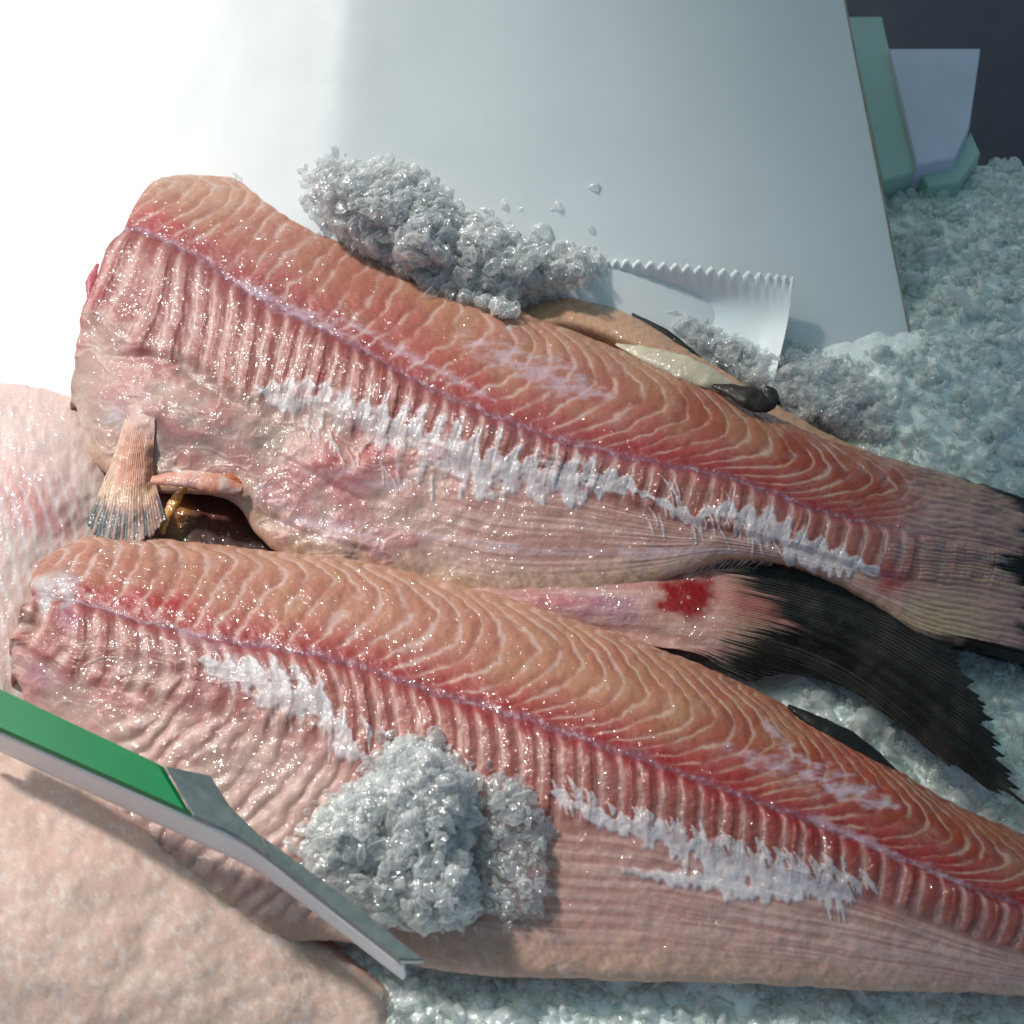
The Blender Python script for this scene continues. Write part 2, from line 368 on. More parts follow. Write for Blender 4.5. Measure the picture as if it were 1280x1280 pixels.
    for (xa, xb, ra, sxx, syy, am) in cfg['strands']:
        mk_ = sst(xb, xa, X)*sst(ra, ra+.15, r)*sst(3.2, 2.9, r)
        nn = fbm(X/sxx+.4*fbm(X/30, Y/30, sd_+111), Y/syy, sd_+112, 3); rg_ = np.exp(-((nn-.5)/.018)**2) + .7*np.exp(-((nn-.62)/.014)**2)
        big = fbm(X/34, Y/26, sd_+113, 2)
        c = mixc(c, PALE*1.1, np.clip(rg_*mk_*.55*am, 0, .8)); c = mixc(c, np.array([.46, .17, .17]), mk_*.5*am*sst(.52, .70, big)); c = mixc(c, np.array([.46, .33, .28]), mk_*.5*am*sst(.46, .32, big))
        h = h + mk_*am*(.0005*rg_ + .0035*(big-.5))
    if cfg['slant']:
        mk_ = sst(1.75, 2.0, r)*sst(480, 380, X)*sst(110, 170, X)*sst(3.0, 2.8, r); p_ = (X*.64+Y*.77 + 46*(fbm(X/90, Y/90, 7)-.5) + 16*(fbm(X/22, Y/22, 7)-.5) + .0009*(X-150)**2*.6)/27; s_ = np.abs(np.sin(np.pi*p_)); mk_ = mk_*(.25+1.1*sst(.3, .65, fbm(X/55, Y/40, 77)))
        h = h + mk_*.0012*s_**.8; c = mixc(c, PALE*1.05, mk_*.45*sst(.45, .95, s_)); c = mixc(c, np.array([.42, .27, .22]), mk_*.3*sst(.45, .1, s_))
    edge = sst(2.9, 3.0, r)
    N_ = normals(P)
    if N_[..., 2].mean() < 0: N_ = -N_
    P2 = P + N_*h[..., None]
    stamp(X, Y, P2[..., 2])
    return P2, c

Z0 = .012
def stn(rows, dz=0.0): return [[(p[0], p[1], p[2]+dz) for p in s] for s in rows]
A_ST = stn([
 [(198,226,.038),(160,285,.050),(114,395,.046),(96,500,.022)],
 [(240,221,.040),(205,300,.056),(165,430,.050),(118,565,.024)],
 [(292,226,.042),(255,325,.058),(235,462,.050),(190,604,.028)],
 [(345,242,.043),(315,366,.060),(300,500,.050),(290,612,.030)],
 [(408,280,.043),(380,398,.060),(362,494,.052),(322,655,.026)],
 [(475,325,.043),(455,437,.060),(440,525,.052),(395,705,.022)],
 [(560,362,.043),(545,487,.060),(530,557,.052),(500,718,.022)],
 [(650,396,.043),(640,527,.060),(630,590,.052),(610,742,.022)],
 [(745,432,.042),(735,558,.058),(725,607,.052),(715,742,.024)],
 [(840,467,.042),(830,579,.057),(820,636,.050),(820,722,.030)],
 [(930,508,.040),(920,598,.054),(910,660,.049),(915,697,.038)],
 [(1020,548,.038),(1015,632,.050),(1005,685,.045),(1010,712,.038)],
 [(1100,574,.035),(1095,655,.045),(1085,712,.041),(1090,752,.032)],
 [(1165,592,.032),(1160,668,.040),(1155,722,.036),(1152,788,.028)],
 [(1235,612,.028),(1230,680,.033),(1226,730,.031),(1222,806,.025)],
 [(1330,640,.022),(1330,705,.026),(1330,760,.025),(1320,835,.018)],
 [(1430,665,.018),(1430,730,.022),(1430,800,.020),(1420,870,.014)]], Z0)
A_CFG = dict(strands=[(480, 640, 1.85, 60, 34, 1.0)], spots=[(452,548,17,9,60,np.array([.40,.012,.02]),.9),(470,566,12,12,0,np.array([.40,.012,.02]),.8),(430,575,14,6,-10,np.array([.40,.012,.02]),.7),(404,588,13,6,-5,np.array([.40,.012,.02]),.9),(440,600,20,5,-5,np.array([.40,.012,.02]),.5),(400,470,4,9,0,np.array([.40,.012,.02]),.8),(545,560,30,4,20,np.array([.40,.012,.02]),.4),(205,282,20,7,20,np.array([.40,.012,.02]),.45),(1112,730,16,13,0,np.array([.40,.012,.02]),.8),(500,590,26,8,10,np.array([.45,.10,.13]),.6)], slant=False, fibx=(430, 620), seed=11, sp=26, rsp=25, lw=2.5, linestr=.95, ribslant=10,
  amp=lambda u: 50+62*sst(200, 800, u), apex=lambda u: .82-.26*sst(200, 850, u), hook=.62,
  tail=(560, 1050), creamedge=.9, latcol=np.array([.36, .05, .06]), lat=.95,
  fat=[[(330,490,4),(360,496,9),(400,508,12),(450,522,11),(520,556,18),(560,578,20),(600,588,16),(680,598,14),(750,604,10),(790,612,5)],
              [(790,612,2),(830,632,3),(870,652,4),(905,640,5),(945,655,9),(985,680,10),(1040,702,8),(1092,716,3)]],
  fatstreaks=[(820,600,1010,680,24,2.2),(360,520,520,600,14,1.8),(800,640,960,665,14,2.2)],
  silver=[[(325,615,6),(370,650,9),(440,664,8),(480,690,6)],[(215,595,4),(190,560,5),(180,520,5)],[(380,590,5),(440,600,6),(500,610,4)],[(510,664,2),(600,680,3),(700,690,2),(800,692,3),(930,688,2)],[(585,425,5),(640,450,10),(700,475,9),(760,495,4)],[(300,350,3),(360,385,5),(440,420,3)],[(430,400,2),(560,470,3),(620,500,2)],[(1120,690,6),(1160,650,10),(1190,610,5)]],
  blot=[(205,285,45,16,20,RED*1.4,.6),(130,380,26,40,-15,np.array([.45,.12,.14]),.7),(118,350,10,30,15,RED*1.5,.7),(260,240,90,18,8,CREAM,.7),
        (420,420,110,34,28,PINK*.85,.8),(230,380,60,60,10,np.array([.52,.25,.27]),.6),
        (500,400,90,30,25,np.array([.50,.14,.12]),.6),(580,470,60,28,25,DEEP*1.5,.5),(820,565,170,20,14,DEEP*1.4,.8),(960,600,110,22,18,np.array([.45,.08,.05]),.7),
        (640,540,150,14,17,PURP,.6),(1050,610,80,34,20,ORANGE,.6),(1160,660,40,50,60,np.array([.34,.17,.20]),.75),
        (1115,725,24,20,0,np.array([.5,.03,.03]),.9),(1140,700,24,30,0,RED,.5),
        (450,565,40,22,5,RED*1.2,.85),(420,600,60,30,10,np.array([.50,.13,.16]),.65),(470,545,24,10,15,np.array([.55,.02,.03]),.9),(405,585,16,8,0,np.array([.5,.02,.03]),.8),
        (260,540,90,40,15,GREY*1.0,.65),(170,500,40,30,0,PALE*.85,.5),(100,540,16,40,0,np.array([.74,.68,.66]),.9),(150,520,20,12,0,FAT,.6),(450,660,80,24,10,np.array([.52,.25,.27]),.5),(330,620,26,20,30,np.array([.56,.25,.22]),.7),
        (640,640,160,26,8,np.array([.58,.36,.31]),.6),(1170,760,40,26,20,CREAM,.5),(880,640,60,30,15,np.array([.5,.22,.16]),.5)],
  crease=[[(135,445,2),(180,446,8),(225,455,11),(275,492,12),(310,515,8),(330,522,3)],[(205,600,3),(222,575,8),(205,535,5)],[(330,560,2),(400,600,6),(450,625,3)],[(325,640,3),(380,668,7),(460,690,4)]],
  bumps=[(220,520,90,36,15,.007),(430,585,60,22,10,.003),(160,360,40,40,0,-.003),(300,620,30,26,0,.003),(420,680,60,14,8,.004)])
P, u, r = loft(A_ST, (10, 105, 62, 100, 10), 960)
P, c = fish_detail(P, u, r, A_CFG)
# --- the tail fin grows out of the body: ray relief and its own colours, split off as a part
X, Y = proj(P.reshape(-1, 3)); X = X.reshape(u.shape); Y = Y.reshape(u.shape)
tt = np.clip((r+.1)/3.1, 0, 1); k_ = np.floor(tt*34+1.2*(fbm(X/40, Y/40, 3)-.5)); f_ = tt*34+1.2*(fbm(X/40, Y/40, 3)-.5)-k_; j_ = _h(k_, k_*0, 13)
tc_ = np.zeros(X.shape+(3,)) + np.array([.42, .25, .22])
tc_ = mixc(tc_, np.array([.42, .31, .20]), sst(.5, .9, j_)*.8*sst(.5, .15, np.abs(f_-.5)))
tc_ = mixc(tc_, np.array([.20, .12, .14]), .6*sst(.55, .7, fbm(X/40, Y/6, 17)))
tc_ = mixc(tc_, np.array([.46, .34, .21]), sst(.66, .9, tt)*sst(1262, 1180, X)*.9)
ed_ = 1290 - 85*np.exp(-(tt/.09)**2) - 52*np.exp(-((tt-.52)/.10)**2) + 34*(j_-.5) + 16*(fbm(X/8, Y/3, 5)-.5) - 125*sst(.93, .99, tt)
tc_ = mixc(tc_, BLACK*1.3, sst(ed_-16, ed_+14, X))
tc_ = mixc(tc_, np.array([.26, .30, .33]), .75*sst(.62, .8, fbm(X/16, Y/7, 3))*sst(.36, .45, tt)*sst(.66, .56, tt)*sst(1200, 1240, X))
w_ = sst(1075, 1205, X+110*(fbm(X/26, Y/16, 5)-.5)); c = mixc(c, tc_, w_)
N_ = normals(P); N_ = -N_ if N_[..., 2].mean() < 0 else N_
P = P + N_*(w_*.0012*np.abs(np.sin(np.pi*(f_))))[..., None]
fishA = empty('skinned_fish', at(640, 560, .02), 'large skinned pink fish on top, with a white fat ribbon and a black curled fin', 'fish')
F_ = gridF(*u.shape); Xf = X.ravel()[F_].mean(1); Yf = Y.ravel()[F_].mean(1)
mk = Xf > 1178 + 26*(fbm(Xf/14, Yf/6, 3)-.5)
def sub(name, mask, mat, parent):
    used = np.unique(F_[mask]); rem = -np.ones(u.size, int); rem[used] = np.arange(len(used))
    return mesh_obj(name, P.reshape(-1, 3)[used], rem[F_[mask]], mat, parent, col=c.reshape(-1, 3)[used])
sub('body', ~mk, M_FLESH, fishA); sub('tail_fin', mk, M_FIN, fishA)

C_ST = stn([
 [(62,694,.036),(45,742,.046),(26,800,.040),(24,850,.024)],
 [(112,674,.040),(100,752,.052),(92,840,.046),(60,930,.026)],
 [(182,676,.042),(180,775,.056),(185,862,.050),(120,1020,.026)],
 [(270,688,.043),(270,798,.058),(285,885,.052),(200,1100,.026)],
 [(370,698,.044),(370,812,.060),(395,915,.054),(310,1160,.026)],
 [(460,712,.044),(470,838,.060),(480,960,.052),(430,1165,.022)],
 [(560,736,.044),(572,872,.060),(580,990,.052),(550,1200,.022)],
 [(675,768,.044),(680,905,.060),(690,1015,.052),(680,1210,.022)],
 [(785,806,.043),(790,942,.060),(795,1030,.052),(800,1215,.022)],
 [(880,842,.042),(880,975,.058),(885,1055,.050),(900,1220,.022)],
 [(962,880,.040),(970,1008,.056),(975,1085,.048),(1000,1225,.022)],
 [(1042,922,.038),(1060,1042,.053),(1065,1110,.046),(1080,1232,.022)],
 [(1122,970,.036),(1150,1080,.050),(1150,1140,.044),(1160,1236,.022)],
 [(1205,1017,.034),(1240,1118,.047),(1240,1175,.040),(1245,1240,.022)],
 [(1310,1060,.032),(1350,1150,.044),(1345,1205,.038),(1340,1250,.022)]], 0.002)
C_CFG = dict(strands=[(250, 400, 1.5, 50, 30, .8)], spots=[(58,728,18,12,-20,np.array([.62,.62,.60]),.8),(52,752,8,18,10,np.array([.66,.68,.70]),.7),(82,742,7,20,8,np.array([.64,.64,.66]),.6),(34,778,9,14,0,np.array([.20,.08,.05]),.8),(120,742,16,8,10,np.array([.40,.012,.02]),.7),(165,750,22,8,10,np.array([.40,.012,.02]),.8),(210,758,14,8,20,np.array([.40,.012,.02]),.7),(92,778,10,12,0,np.array([.34,.05,.14]),.8)], slant=True, fibx=(440, 600), seed=23, sp=28, rsp=27, lw=2.9, linestr=1.1, ribslant=14,
  amp=lambda u: 52+70*sst(150, 700, u), apex=lambda u: .84-.28*sst(150, 700, u), hook=.65,
  tail=(500, 1100), creamedge=.5, latcol=np.array([.37, .03, .035]), lat=1.0,
  fat=[[(255,828,3),(300,845,10),(345,862,14),(385,880,15),(415,905,9),(440,945,5)],[(690,992,3),(760,1028,5),(830,1045,8),(900,1078,12),(980,1100,12),(1055,1120,5)],[(780,1088,2),(850,1100,5),(930,1112,7),(1000,1120,5)]],
  fatstreaks=[(380,850,460,950,26,5),(690,985,850,1030,30,5.2),(860,1035,1090,1095,46,5.2),(270,820,380,870,16,3.5),(450,900,600,960,18,4),(960,1060,1060,1120,16,5)],
  silver=[[(960,905,3),(1040,990,5),(1110,1010,3)],[(905,935,3),(985,960,7),(1060,985,8),(1120,1010,3)],[(1020,1020,3),(1120,1070,4),(1200,1100,2)],[(230,790,3),(300,830,5),(380,850,4)],[(60,740,4),(85,730,6),(80,760,3)]],
  blot=[(190,748,70,13,12,np.array([.48,.03,.03]),.9),(90,780,16,20,-60,np.array([.40,.06,.16]),.8),(150,720,120,26,10,PEACH,.6),
        (200,830,100,40,15,np.array([.55,.36,.36]),.5),(60,850,40,26,40,np.array([.40,.20,.26]),.8),(40,770,16,22,0,np.array([.42,.24,.18]),.7),(80,730,18,18,0,np.array([.55,.55,.55]),.6),
        (600,885,130,16,18,np.array([.48,.06,.06]),.7),(820,958,130,22,20,np.array([.45,.04,.04]),.85),(1000,1030,150,24,24,np.array([.42,.035,.035]),.9),(1180,1090,140,34,24,np.array([.45,.05,.035]),.85),
        (1080,950,70,40,40,np.array([.52,.12,.05]),.6),(940,1060,60,30,20,np.array([.48,.14,.10]),.4),
        (450,770,130,34,12,np.array([.60,.36,.25]),.4),(760,860,130,30,18,np.array([.58,.36,.22]),.6),
        (300,960,100,60,20,GREY*.95,.6),(650,1060,80,60,20,np.array([.45,.22,.16]),.6),(1240,1040,60,20,20,np.array([.50,.22,.10]),.5)],
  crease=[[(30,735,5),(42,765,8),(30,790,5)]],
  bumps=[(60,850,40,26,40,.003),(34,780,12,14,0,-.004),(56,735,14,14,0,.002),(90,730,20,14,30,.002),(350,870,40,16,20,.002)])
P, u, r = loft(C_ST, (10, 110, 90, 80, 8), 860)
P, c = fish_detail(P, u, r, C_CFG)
fishC = empty('skinned_fish', at(640, 1000, 0), 'large skinned orange and pink fish in front, with a lump of ice on its ribs', 'fish')
mesh_obj('body', P.reshape(-1, 3), gridF(*u.shape), M_FLESH, fishC, col=c.reshape(-1, 3))

# ------------------------------------------------------------------ fins: fans of rays
def fan(name, rays, nr, nl, colf, parent, mat=None, ridge=.0006, rag=.03, per=3.0, thick=True, wob=0.0, split=None):
    """rays: list of (base, mid, tip) each (x,y,z)"""
    C = np.array([[at(*p) for p in ray] for ray in rays])     # n,m,3
    t = np.linspace(0, len(rays)-1, nr)
    A = crm(C, t)                                            # nr,3,3
    s = np.linspace(0, 1, nl)
    idx = np.arange(nr)/per
    k = np.floor(idx); rg = _h(k, np.zeros_like(k), 9)
    ext = 1 - rag*2*rg - rag*.8*np.abs(2*(idx-k)-1)
    S = s[None, :]*ext[:, None]*(C.shape[1]-1)
    i = S.ravel()
    P = np.zeros((nr, nl, 3))
    for a in range(nr): P[a] = crm(A[a], S[a])
    X, Y = proj(P.reshape(-1, 3)); X = X.reshape(nr, nl); Y = Y.reshape(nr, nl)
    N_ = normals(P); 
    if N_[..., 2].mean() < 0: N_ = -N_
    f = idx-k
    h = ridge*(np.sin(np.pi*f)[:, None]) * (sst(.02, .25, s)[None, :] if split is None else sst(split[1]-20, split[1]+70, X)) + .0015*wob*(fbm(X/18, Y/18, 5)-.5)
    P2 = P+N_*h[..., None]
    c = colf(X, Y, t[:, None]/(len(rays)-1)*np.ones_like(s), s[None, :]*np.ones((nr, 1)), f[:, None]*np.ones_like(s), k[:, None]*np.ones_like(s))
    bot = P2 - N_*.0007
    V = np.concatenate([P2.reshape(-1, 3), bot.reshape(-1, 3)]); F = gridF(nr, nl); n = nr*nl
    # rim
    loop = list(range(nl)) + [a*nl+nl-1 for a in range(1, nr)] + [ (nr-1)*nl+b for b in range(nl-2, -1, -1)] + [a*nl for a in range(nr-2, 0, -1)]
    lp = np.array(loop); rim = np.stack([lp, np.roll(lp, -1), np.roll(lp, -1)+n, lp+n], 1)
    F = np.concatenate([F, F[:, ::-1]+n, rim])
    stamp(X, Y, P2[..., 2])
    cc = np.concatenate([c.reshape(-1, 3)]*2)
    if split:
        Xa = np.concatenate([X.ravel()]*2); Ya = np.concatenate([Y.ravel()]*2); xf = Xa[F].mean(1); yf = Ya[F].mean(1); mk = xf < split[1]+14*(fbm(xf/10, yf/5, 3)-.5)
        for nm, mm, mt in ((split[0], mk, split[2]), (name, ~mk, mat or M_FIN)):
            used = np.unique(F[mm]); rem = -np.ones(len(V), int); rem[used] = np.arange(len(used))
            o = mesh_obj(nm, V[used], rem[F[mm]], mt, parent, col=cc[used])
        return o
    return mesh_obj(name, V, F, mat or M_FIN, parent, col=cc)

def pedcol(X, Y):
    c = np.zeros(X.shape+(3,)) + np.array([.46, .22, .19])
    c = blotch(c, X, Y, [(760,760,60,20,10,np.array([.36,.20,.27]),.7),(700,755,60,10,8,np.array([.45,.10,.14]),.6),(840,785,40,20,20,np.array([.52,.30,.22]),.7)], 4)
    st_ = fbm(X/50, Y/4, 31); c = mixc(c, PALE, .35*sst(.5, .7, st_))
    rd_ = sst(15, -5, np.maximum(np.abs(X-856+ (Y-748)*.3)-26, np.abs(Y-748)-17-.14*(X-850)) + 26*(fbm(X/16, Y/12, 7)-.5))
    return mixc(c, np.array([.17, .002, .003])*(1+.8*fbm(X/12, Y/6, 2))[..., None], rd_)
def tailD(X, Y, t, s, f, k):
    j = _h(k, np.zeros_like(k), 3)
    c = pedcol(X, Y)
    a = sst(890, 935, X+20*(fbm(X/12, Y/3, 9)-.5))
    c2 = np.zeros(X.shape+(3,)) + np.array([.40, .24, .17])
    c2 = mixc(c2, np.array([.50, .36, .25]), .8*(j > .5)*sst(.45, .15, np.abs(f-.5)))
    c2 = mixc(c2, np.array([.30, .07, .07]), np.exp(-((t-.30)/.14)**2)*.8)
    c = mixc(c, c2, a*.85)
    start = 915+46*(j-.5)+58*np.exp(-((t-.36)/.16)**2)-34*sst(.75, 1, t)
    m = sst(start-14, start+26, X+16*(fbm(X/20, Y/3, 9)-.5))
    c = mixc(c, BLACK+.010*_h(k, k*0, 8)[..., None], m)
    pale = ((j > .45) & (t > .55)) * sst(940, 990, X)*sst(1200, 1060, X)*.30*sst(.3, .1, np.abs(f-.5))
    c = mixc(c, np.array([.22, .18, .12]), pale)
    return mixc(c, np.array([.085, .068, .055]), .6*sst(.45, .2, np.abs(f-.35))*m*sst(.3, .7, fbm(X/30, Y/30, 3)))
fishD = empty('skinned_fish', at(800, 760, .01), 'fish under the top one, with spread black tail fin and red cut', 'fish')
D_R = [((915,703,.034),(1040,728,.040),(1188,792,.036)), ((900,716,.034),(1050,752,.040),(1208,828,.034)), ((893,736,.033),(1058,784,.040),(1238,892,.030)),
       ((888,756,.033),(1064,812,.038),(1262,952,.027)), ((886,775,.033),(1062,832,.036),(1285,1014,.024)), ((884,788,.032),(1050,846,.034),(1196,960,.026)),
       ((880,800,.031),(1010,838,.032),(1105,875,.028)), ((875,808,.030),(950,832,.031),(1012,843,.029)), ((870,816,.030),(900,834,.030),(938,854,.028))]
D_Z = [.0405,.041,.040,.040,.039,.038,.036,.034,.033]
DR2 = []
for i_, ray in enumerate(D_R):
    f = i_/8; b_ = math.sin(math.pi*min(1, f+.12))
    DR2.append(((560, 722+68*f, .028+.008*b_), (720, 712+85*f, .031+.008*b_), (806, 704+102*f, .033+.008*b_), (ray[0][0], ray[0][1], D_Z[i_]), ray[1], ray[2]))
fan('tail_fin', DR2, 240, 330, tailD, fishD, ridge=.0018, rag=.012, per=4.2, wob=1, split=('body', 893, M_FLESH))
# peduncle of the fish below
def simple_loft(name, st, nu, nv, colf, mat, parent, relief=None, under=.03, cap=False, back=None):
    S = np.array([[at(*p) for p in s] for s in st])
    S = np.concatenate([S[:, :1]+np.array([0, .008, -under]), S[:, :1]+np.array([0, .006, -under*.4]), S, S[:, -1:]+np.array([0, -.002, -under*.4]), S[:, -1:]+np.array([0, .006, -under])], 1)
    if cap:
        S = np.concatenate([[S[0]+np.array([-.004, 0, -under])], S, [S[-1]+np.array([.004, 0, -under])]])
    m = S.shape[1]
    A = crm(S, np.linspace(0, len(S)-1, nu)); P = crm(A.transpose(1, 0, 2), np.linspace(0, m-1, nv)).transpose(1, 0, 2)
    X, Y = proj(P.reshape(-1, 3)); X = X.reshape(nu, nv); Y = Y.reshape(nu, nv)
    vv = np.clip((np.linspace(0, m-1, nv)-2)/(m-5), -.3, 1.3)[None, :]*np.ones((nu, 1)); uu = np.linspace(0, 1, nu)[:, None]*np.ones((1, nv))
    N_ = normals(P)
    if N_[..., 2].mean() < 0: N_ = -N_
    h = relief(X, Y, uu, vv) if relief else .002*(fbm(X/20, Y/20, 9)-.5)+.0006*(fbm(X/5, Y/5, 9)-.5)
    P = P+N_*h[..., None]; stamp(X, Y, P[..., 2])
    c = np.clip(colf(X, Y, uu, vv), .003, .92)
    return mesh_obj(name, P.reshape(-1, 3), gridF(nu, nv), mat, parent, col=c.reshape(-1, 3))
# curled back fin: cream base and dark glossy tip
def strip(name, pts, widths, mat, parent, colf=None, n=80, m=16, flat=.45):
    C3 = np.array([at(*p) for p in pts]); t = np.linspace(0, len(pts)-1, n); A = crm(C3, t); W = np.interp(t, np.arange(len(pts)), widths)
    T = np.gradient(A, axis=0); T /= np.linalg.norm(T, axis=1, keepdims=True)
    side = np.cross(T, np.array([0, 0, 1.0])); side /= np.linalg.norm(side, axis=1, keepdims=True)+1e-9; up = np.cross(side, T)
    a = np.linspace(0, 2*np.pi, m, endpoint=False)
    P = A[:, None]+side[:, None]*(np.cos(a)[None, :, None]*W[:, None, None]) + up[:, None]*(np.sin(a)[None, :, None]*W[:, None, None]*flat)
    nz = fbm(np.arange(n)[:, None]/6+0*a[None], a[None, :]*2+0*W[:, None], 3)-.5
    P = P + (P-A[:, None])*nz[..., None]*.5
    V = P.reshape(-1, 3); i = np.arange(n-1)[:, None]*m; j = np.arange(m)[None, :]
    F = np.stack([(i+j), (i+m+j), (i+m+(j+1) % m), (i+(j+1) % m)], -1).reshape(-1, 4)
    X, Y = proj(V)
    c = colf(X, Y) if colf else None
    return mesh_obj(name, V, F, mat, parent, col=c)
strip('fin_root', [(770,430,.048),(810,443,.052),(850,458,.055),(885,473,.055),(912,484,.052)], [.001, .007, .010, .009, .005], M_FLESH, fishA,
      lambda X, Y: np.zeros((len(X), 3))+np.array([.58, .50, .36])*(.75+.4*fbm(X/9, Y/9, 2))[:, None], flat=.35)
strip('back_fin', [(890,481,.056),(912,487,.058),(932,494,.060),(948,500,.060),(958,500,.060),(963,492,.062),(958,483,.063)], [.001, .005, .0085, .0095, .0075, .005, .0015], M_FIN, fishA,
      lambda X, Y: np.zeros((len(X), 3))+np.array([.020, .014, .011]), flat=.38)

# pectoral fin at the cut end
def pect(X, Y, t, s, f, k):
    c = np.zeros(X.shape+(3,)) + np.array([.56, .25, .16]); j = _h(k, k*0, 23); c = mixc(c, PALE*.95, sst(.32, .05, s)*.9)
    c = mixc(c, CREAM*1.05, sst(.30, .05, t)*.8); c = mixc(c, PALE, .5*sst(.6, .9, j))
    c = mixc(c, CREAM*1.1, np.exp(-((s-.66)/.08)**2)*.8)
    c = mixc(c, np.array([.15, .16, .17]), sst(.68+.05*j, .78+.05*j, s+.06*(vnoise(X/3, Y/9, 3)-.5))*(.55+.45*(j > .35)))
    return mixc(c, BLACK*2, sst(.70, .8, s)*sst(.3, .1, f)*(j > .4)*.9)
PB = [(158,512),(166,506),(176,506),(186,512),(194,524)]; PM = [(134,590),(148,594),(164,598),(180,596),(192,588)]; PT = [(106,662),(130,680),(158,684),(186,678),(208,650)]
zb_ = [max(.04, float(zat(np.array([x]), np.array([y]))[0]))-.0005 for x, y in PB]
zm_ = [.046, .048, .049, .048, .045]
fan('pectoral_fin', [(PB[i]+(zb_[i],), PM[i]+(zm_[i],), PT[i]+(.043,)) for i in range(5)], 120, 70, pect, fishA, ridge=.00022, rag=.02, per=5, wob=2.5)
strip('collar_bone', [(190,600,.050),(230,598,.053),(270,604,.053),(302,612,.050)], [.003, .006, .007, .003], M_FLESH, fishA,
      lambda X, Y: mixc(np.zeros((len(X), 3))+np.array([.60, .26, .18]), PALE, sst(.5, .7, fbm(X/14, Y/6, 4))))
strip('torn_meat', [(122,330,.050),(114,352,.052),(111,375,.050)], [.001, .0035, .001], M_FLESH, fishA, lambda X, Y: np.zeros((len(X), 3))+np.array([.45, .09, .12]))

fr_x = np.linspace(800, 968, 14); fr_y = np.interp(fr_x, [610, 715, 820, 915, 965], [742, 741, 722, 700, 703]); fz = np.interp(fr_x, [610, 820, 965], [.036, .040, .048])
def fringe(X, Y, t, s, f, k):
    c = np.zeros(X.shape+(3,)) + np.array([.56, .42, .32]); j = _h(k, k*0, 33)
    c = mixc(c, PALE, .6*(j > .5)); c = mixc(c, np.array([.44, .20, .18]), .5*sst(.4, .9, s)*(j < .4))
    return mixc(c, BLACK*8, sst(850, 930, X)*sst(.3, .9, s)*.8)
fan('belly_fringe', [((x+8, y-9, z+.003), (x-2, y+2, z-.001), (x-14-6*rng.random(), y+13+6*rng.random(), z-.006)) for x, y, z in zip(fr_x, fr_y, fz)], 260, 16, fringe, fishA, mat=M_FLESH, ridge=.0003, rag=.28, per=2.7)
# guts between the two fish
guts = empty('fish_guts', at(280, 660, 0), 'dark brown and amber innards in the gap between the two large fish', 'fish guts')
def gutc(X, Y, u, v):
    c = np.zeros(X.shape+(3,)) + np.array([.060, .022, .018])
    return blotch(c, X, Y, [(225,640,14,34,10,np.array([.5,.20,.03]),.9),(195,650,22,40,0,np.array([.40,.22,.18]),.9),(270,640,40,22,10,np.array([.13,.035,.025]),.7),(350,690,40,12,30,np.array([.04,.035,.035]),.8)], 7)
simple_loft('membrane', [[(170,585,.030),(170,640,.034),(170,692,.028)],[(230,590,.026),(230,645,.030),(230,690,.028)],[(300,600,.020),(300,655,.026),(300,696,.026)],[(350,640,.014),(350,675,.022),(350,702,.024)],[(410,690,.010),(410,705,.014),(410,715,.014)]], 90, 50, gutc, M_FLESH, guts)
strip('amber_tissue', [(232,606,.044),(218,628,.042),(206,650,.040),(203,668,.038)], [.002, .0035, .003, .001], M_FLESH, guts, lambda X, Y: np.zeros((len(X), 3))+np.array([.55, .24, .03]))
strip('red_tissue', [(255,603,.046),(285,602,.047),(310,612,.044)], [.003, .006, .003], M_FLESH, guts, lambda X, Y: np.zeros((len(X), 3))+np.array([.46, .13, .05]))

# fish behind, slim strip beyond the top fish
def backc(X, Y, u, v):
    c = np.zeros(X.shape+(3,)) + np.array([.52, .28, .17])
    ph = (X*.8+Y*1.3 + 8*fbm(X/20, Y/20, 3) + 30*v)/17; f = ph-np.floor(ph); l = np.exp(-((np.minimum(f, 1-f)*17)/2.2)**2)
    c = mixc(c, CREAM, l*.7); c = mixc(c, CREAM*.9, sst(.12, .0, v)*.6)
    return mixc(c, BLACK*3, sst(.02, -.06, v)*sst(760, 800, X)*sst(900, 860, X))
fishB = empty('skinned_fish', at(860, 470, 0), 'salmon coloured fish mostly hidden behind the top fish, showing only its narrow back', 'fish')
simple_loft('body', [[(640,372,.030),(650,410,.044),(655,440,.02)],[(700,362,.034),(700,400,.046),(700,440,.02)],[(750,374,.034),(750,410,.046),(750,450,.02)],[(810,405,.034),(805,435,.045),(800,480,.02)],[(880,448,.032),(875,480,.042),(870,520,.02)],[(960,500,.030),(955,525,.038),(950,560,.02)],[(1035,542,.026),(1030,560,.032),(1025,600,.02)],[(1100,570,.018),(1095,590,.02),(1090,620,.01)]],
    260, 60, backc, M_FLESH, fishB, relief=lambda X, Y, u, v: .0012*(fbm(X/8, Y/8, 2)-.5))
strip('skin_edge', [(790,392,.036),(830,413,.036),(860,436,.034),(885,455,.032)], [.0008, .002, .002, .0008], M_FIN, fishB, lambda X, Y: np.zeros((len(X), 3))+BLACK*2)

# dark back fin edge of the front fish
strip('back_fin', [(985,882,.040),(1020,903,.040),(1060,925,.039),(1095,948,.037),(1130,975,.034)], [.001, .0045, .0055, .004, .001], M_FIN, fishC, lambda X, Y: np.zeros((len(X), 3))+BLACK*1.2, flat=.5)

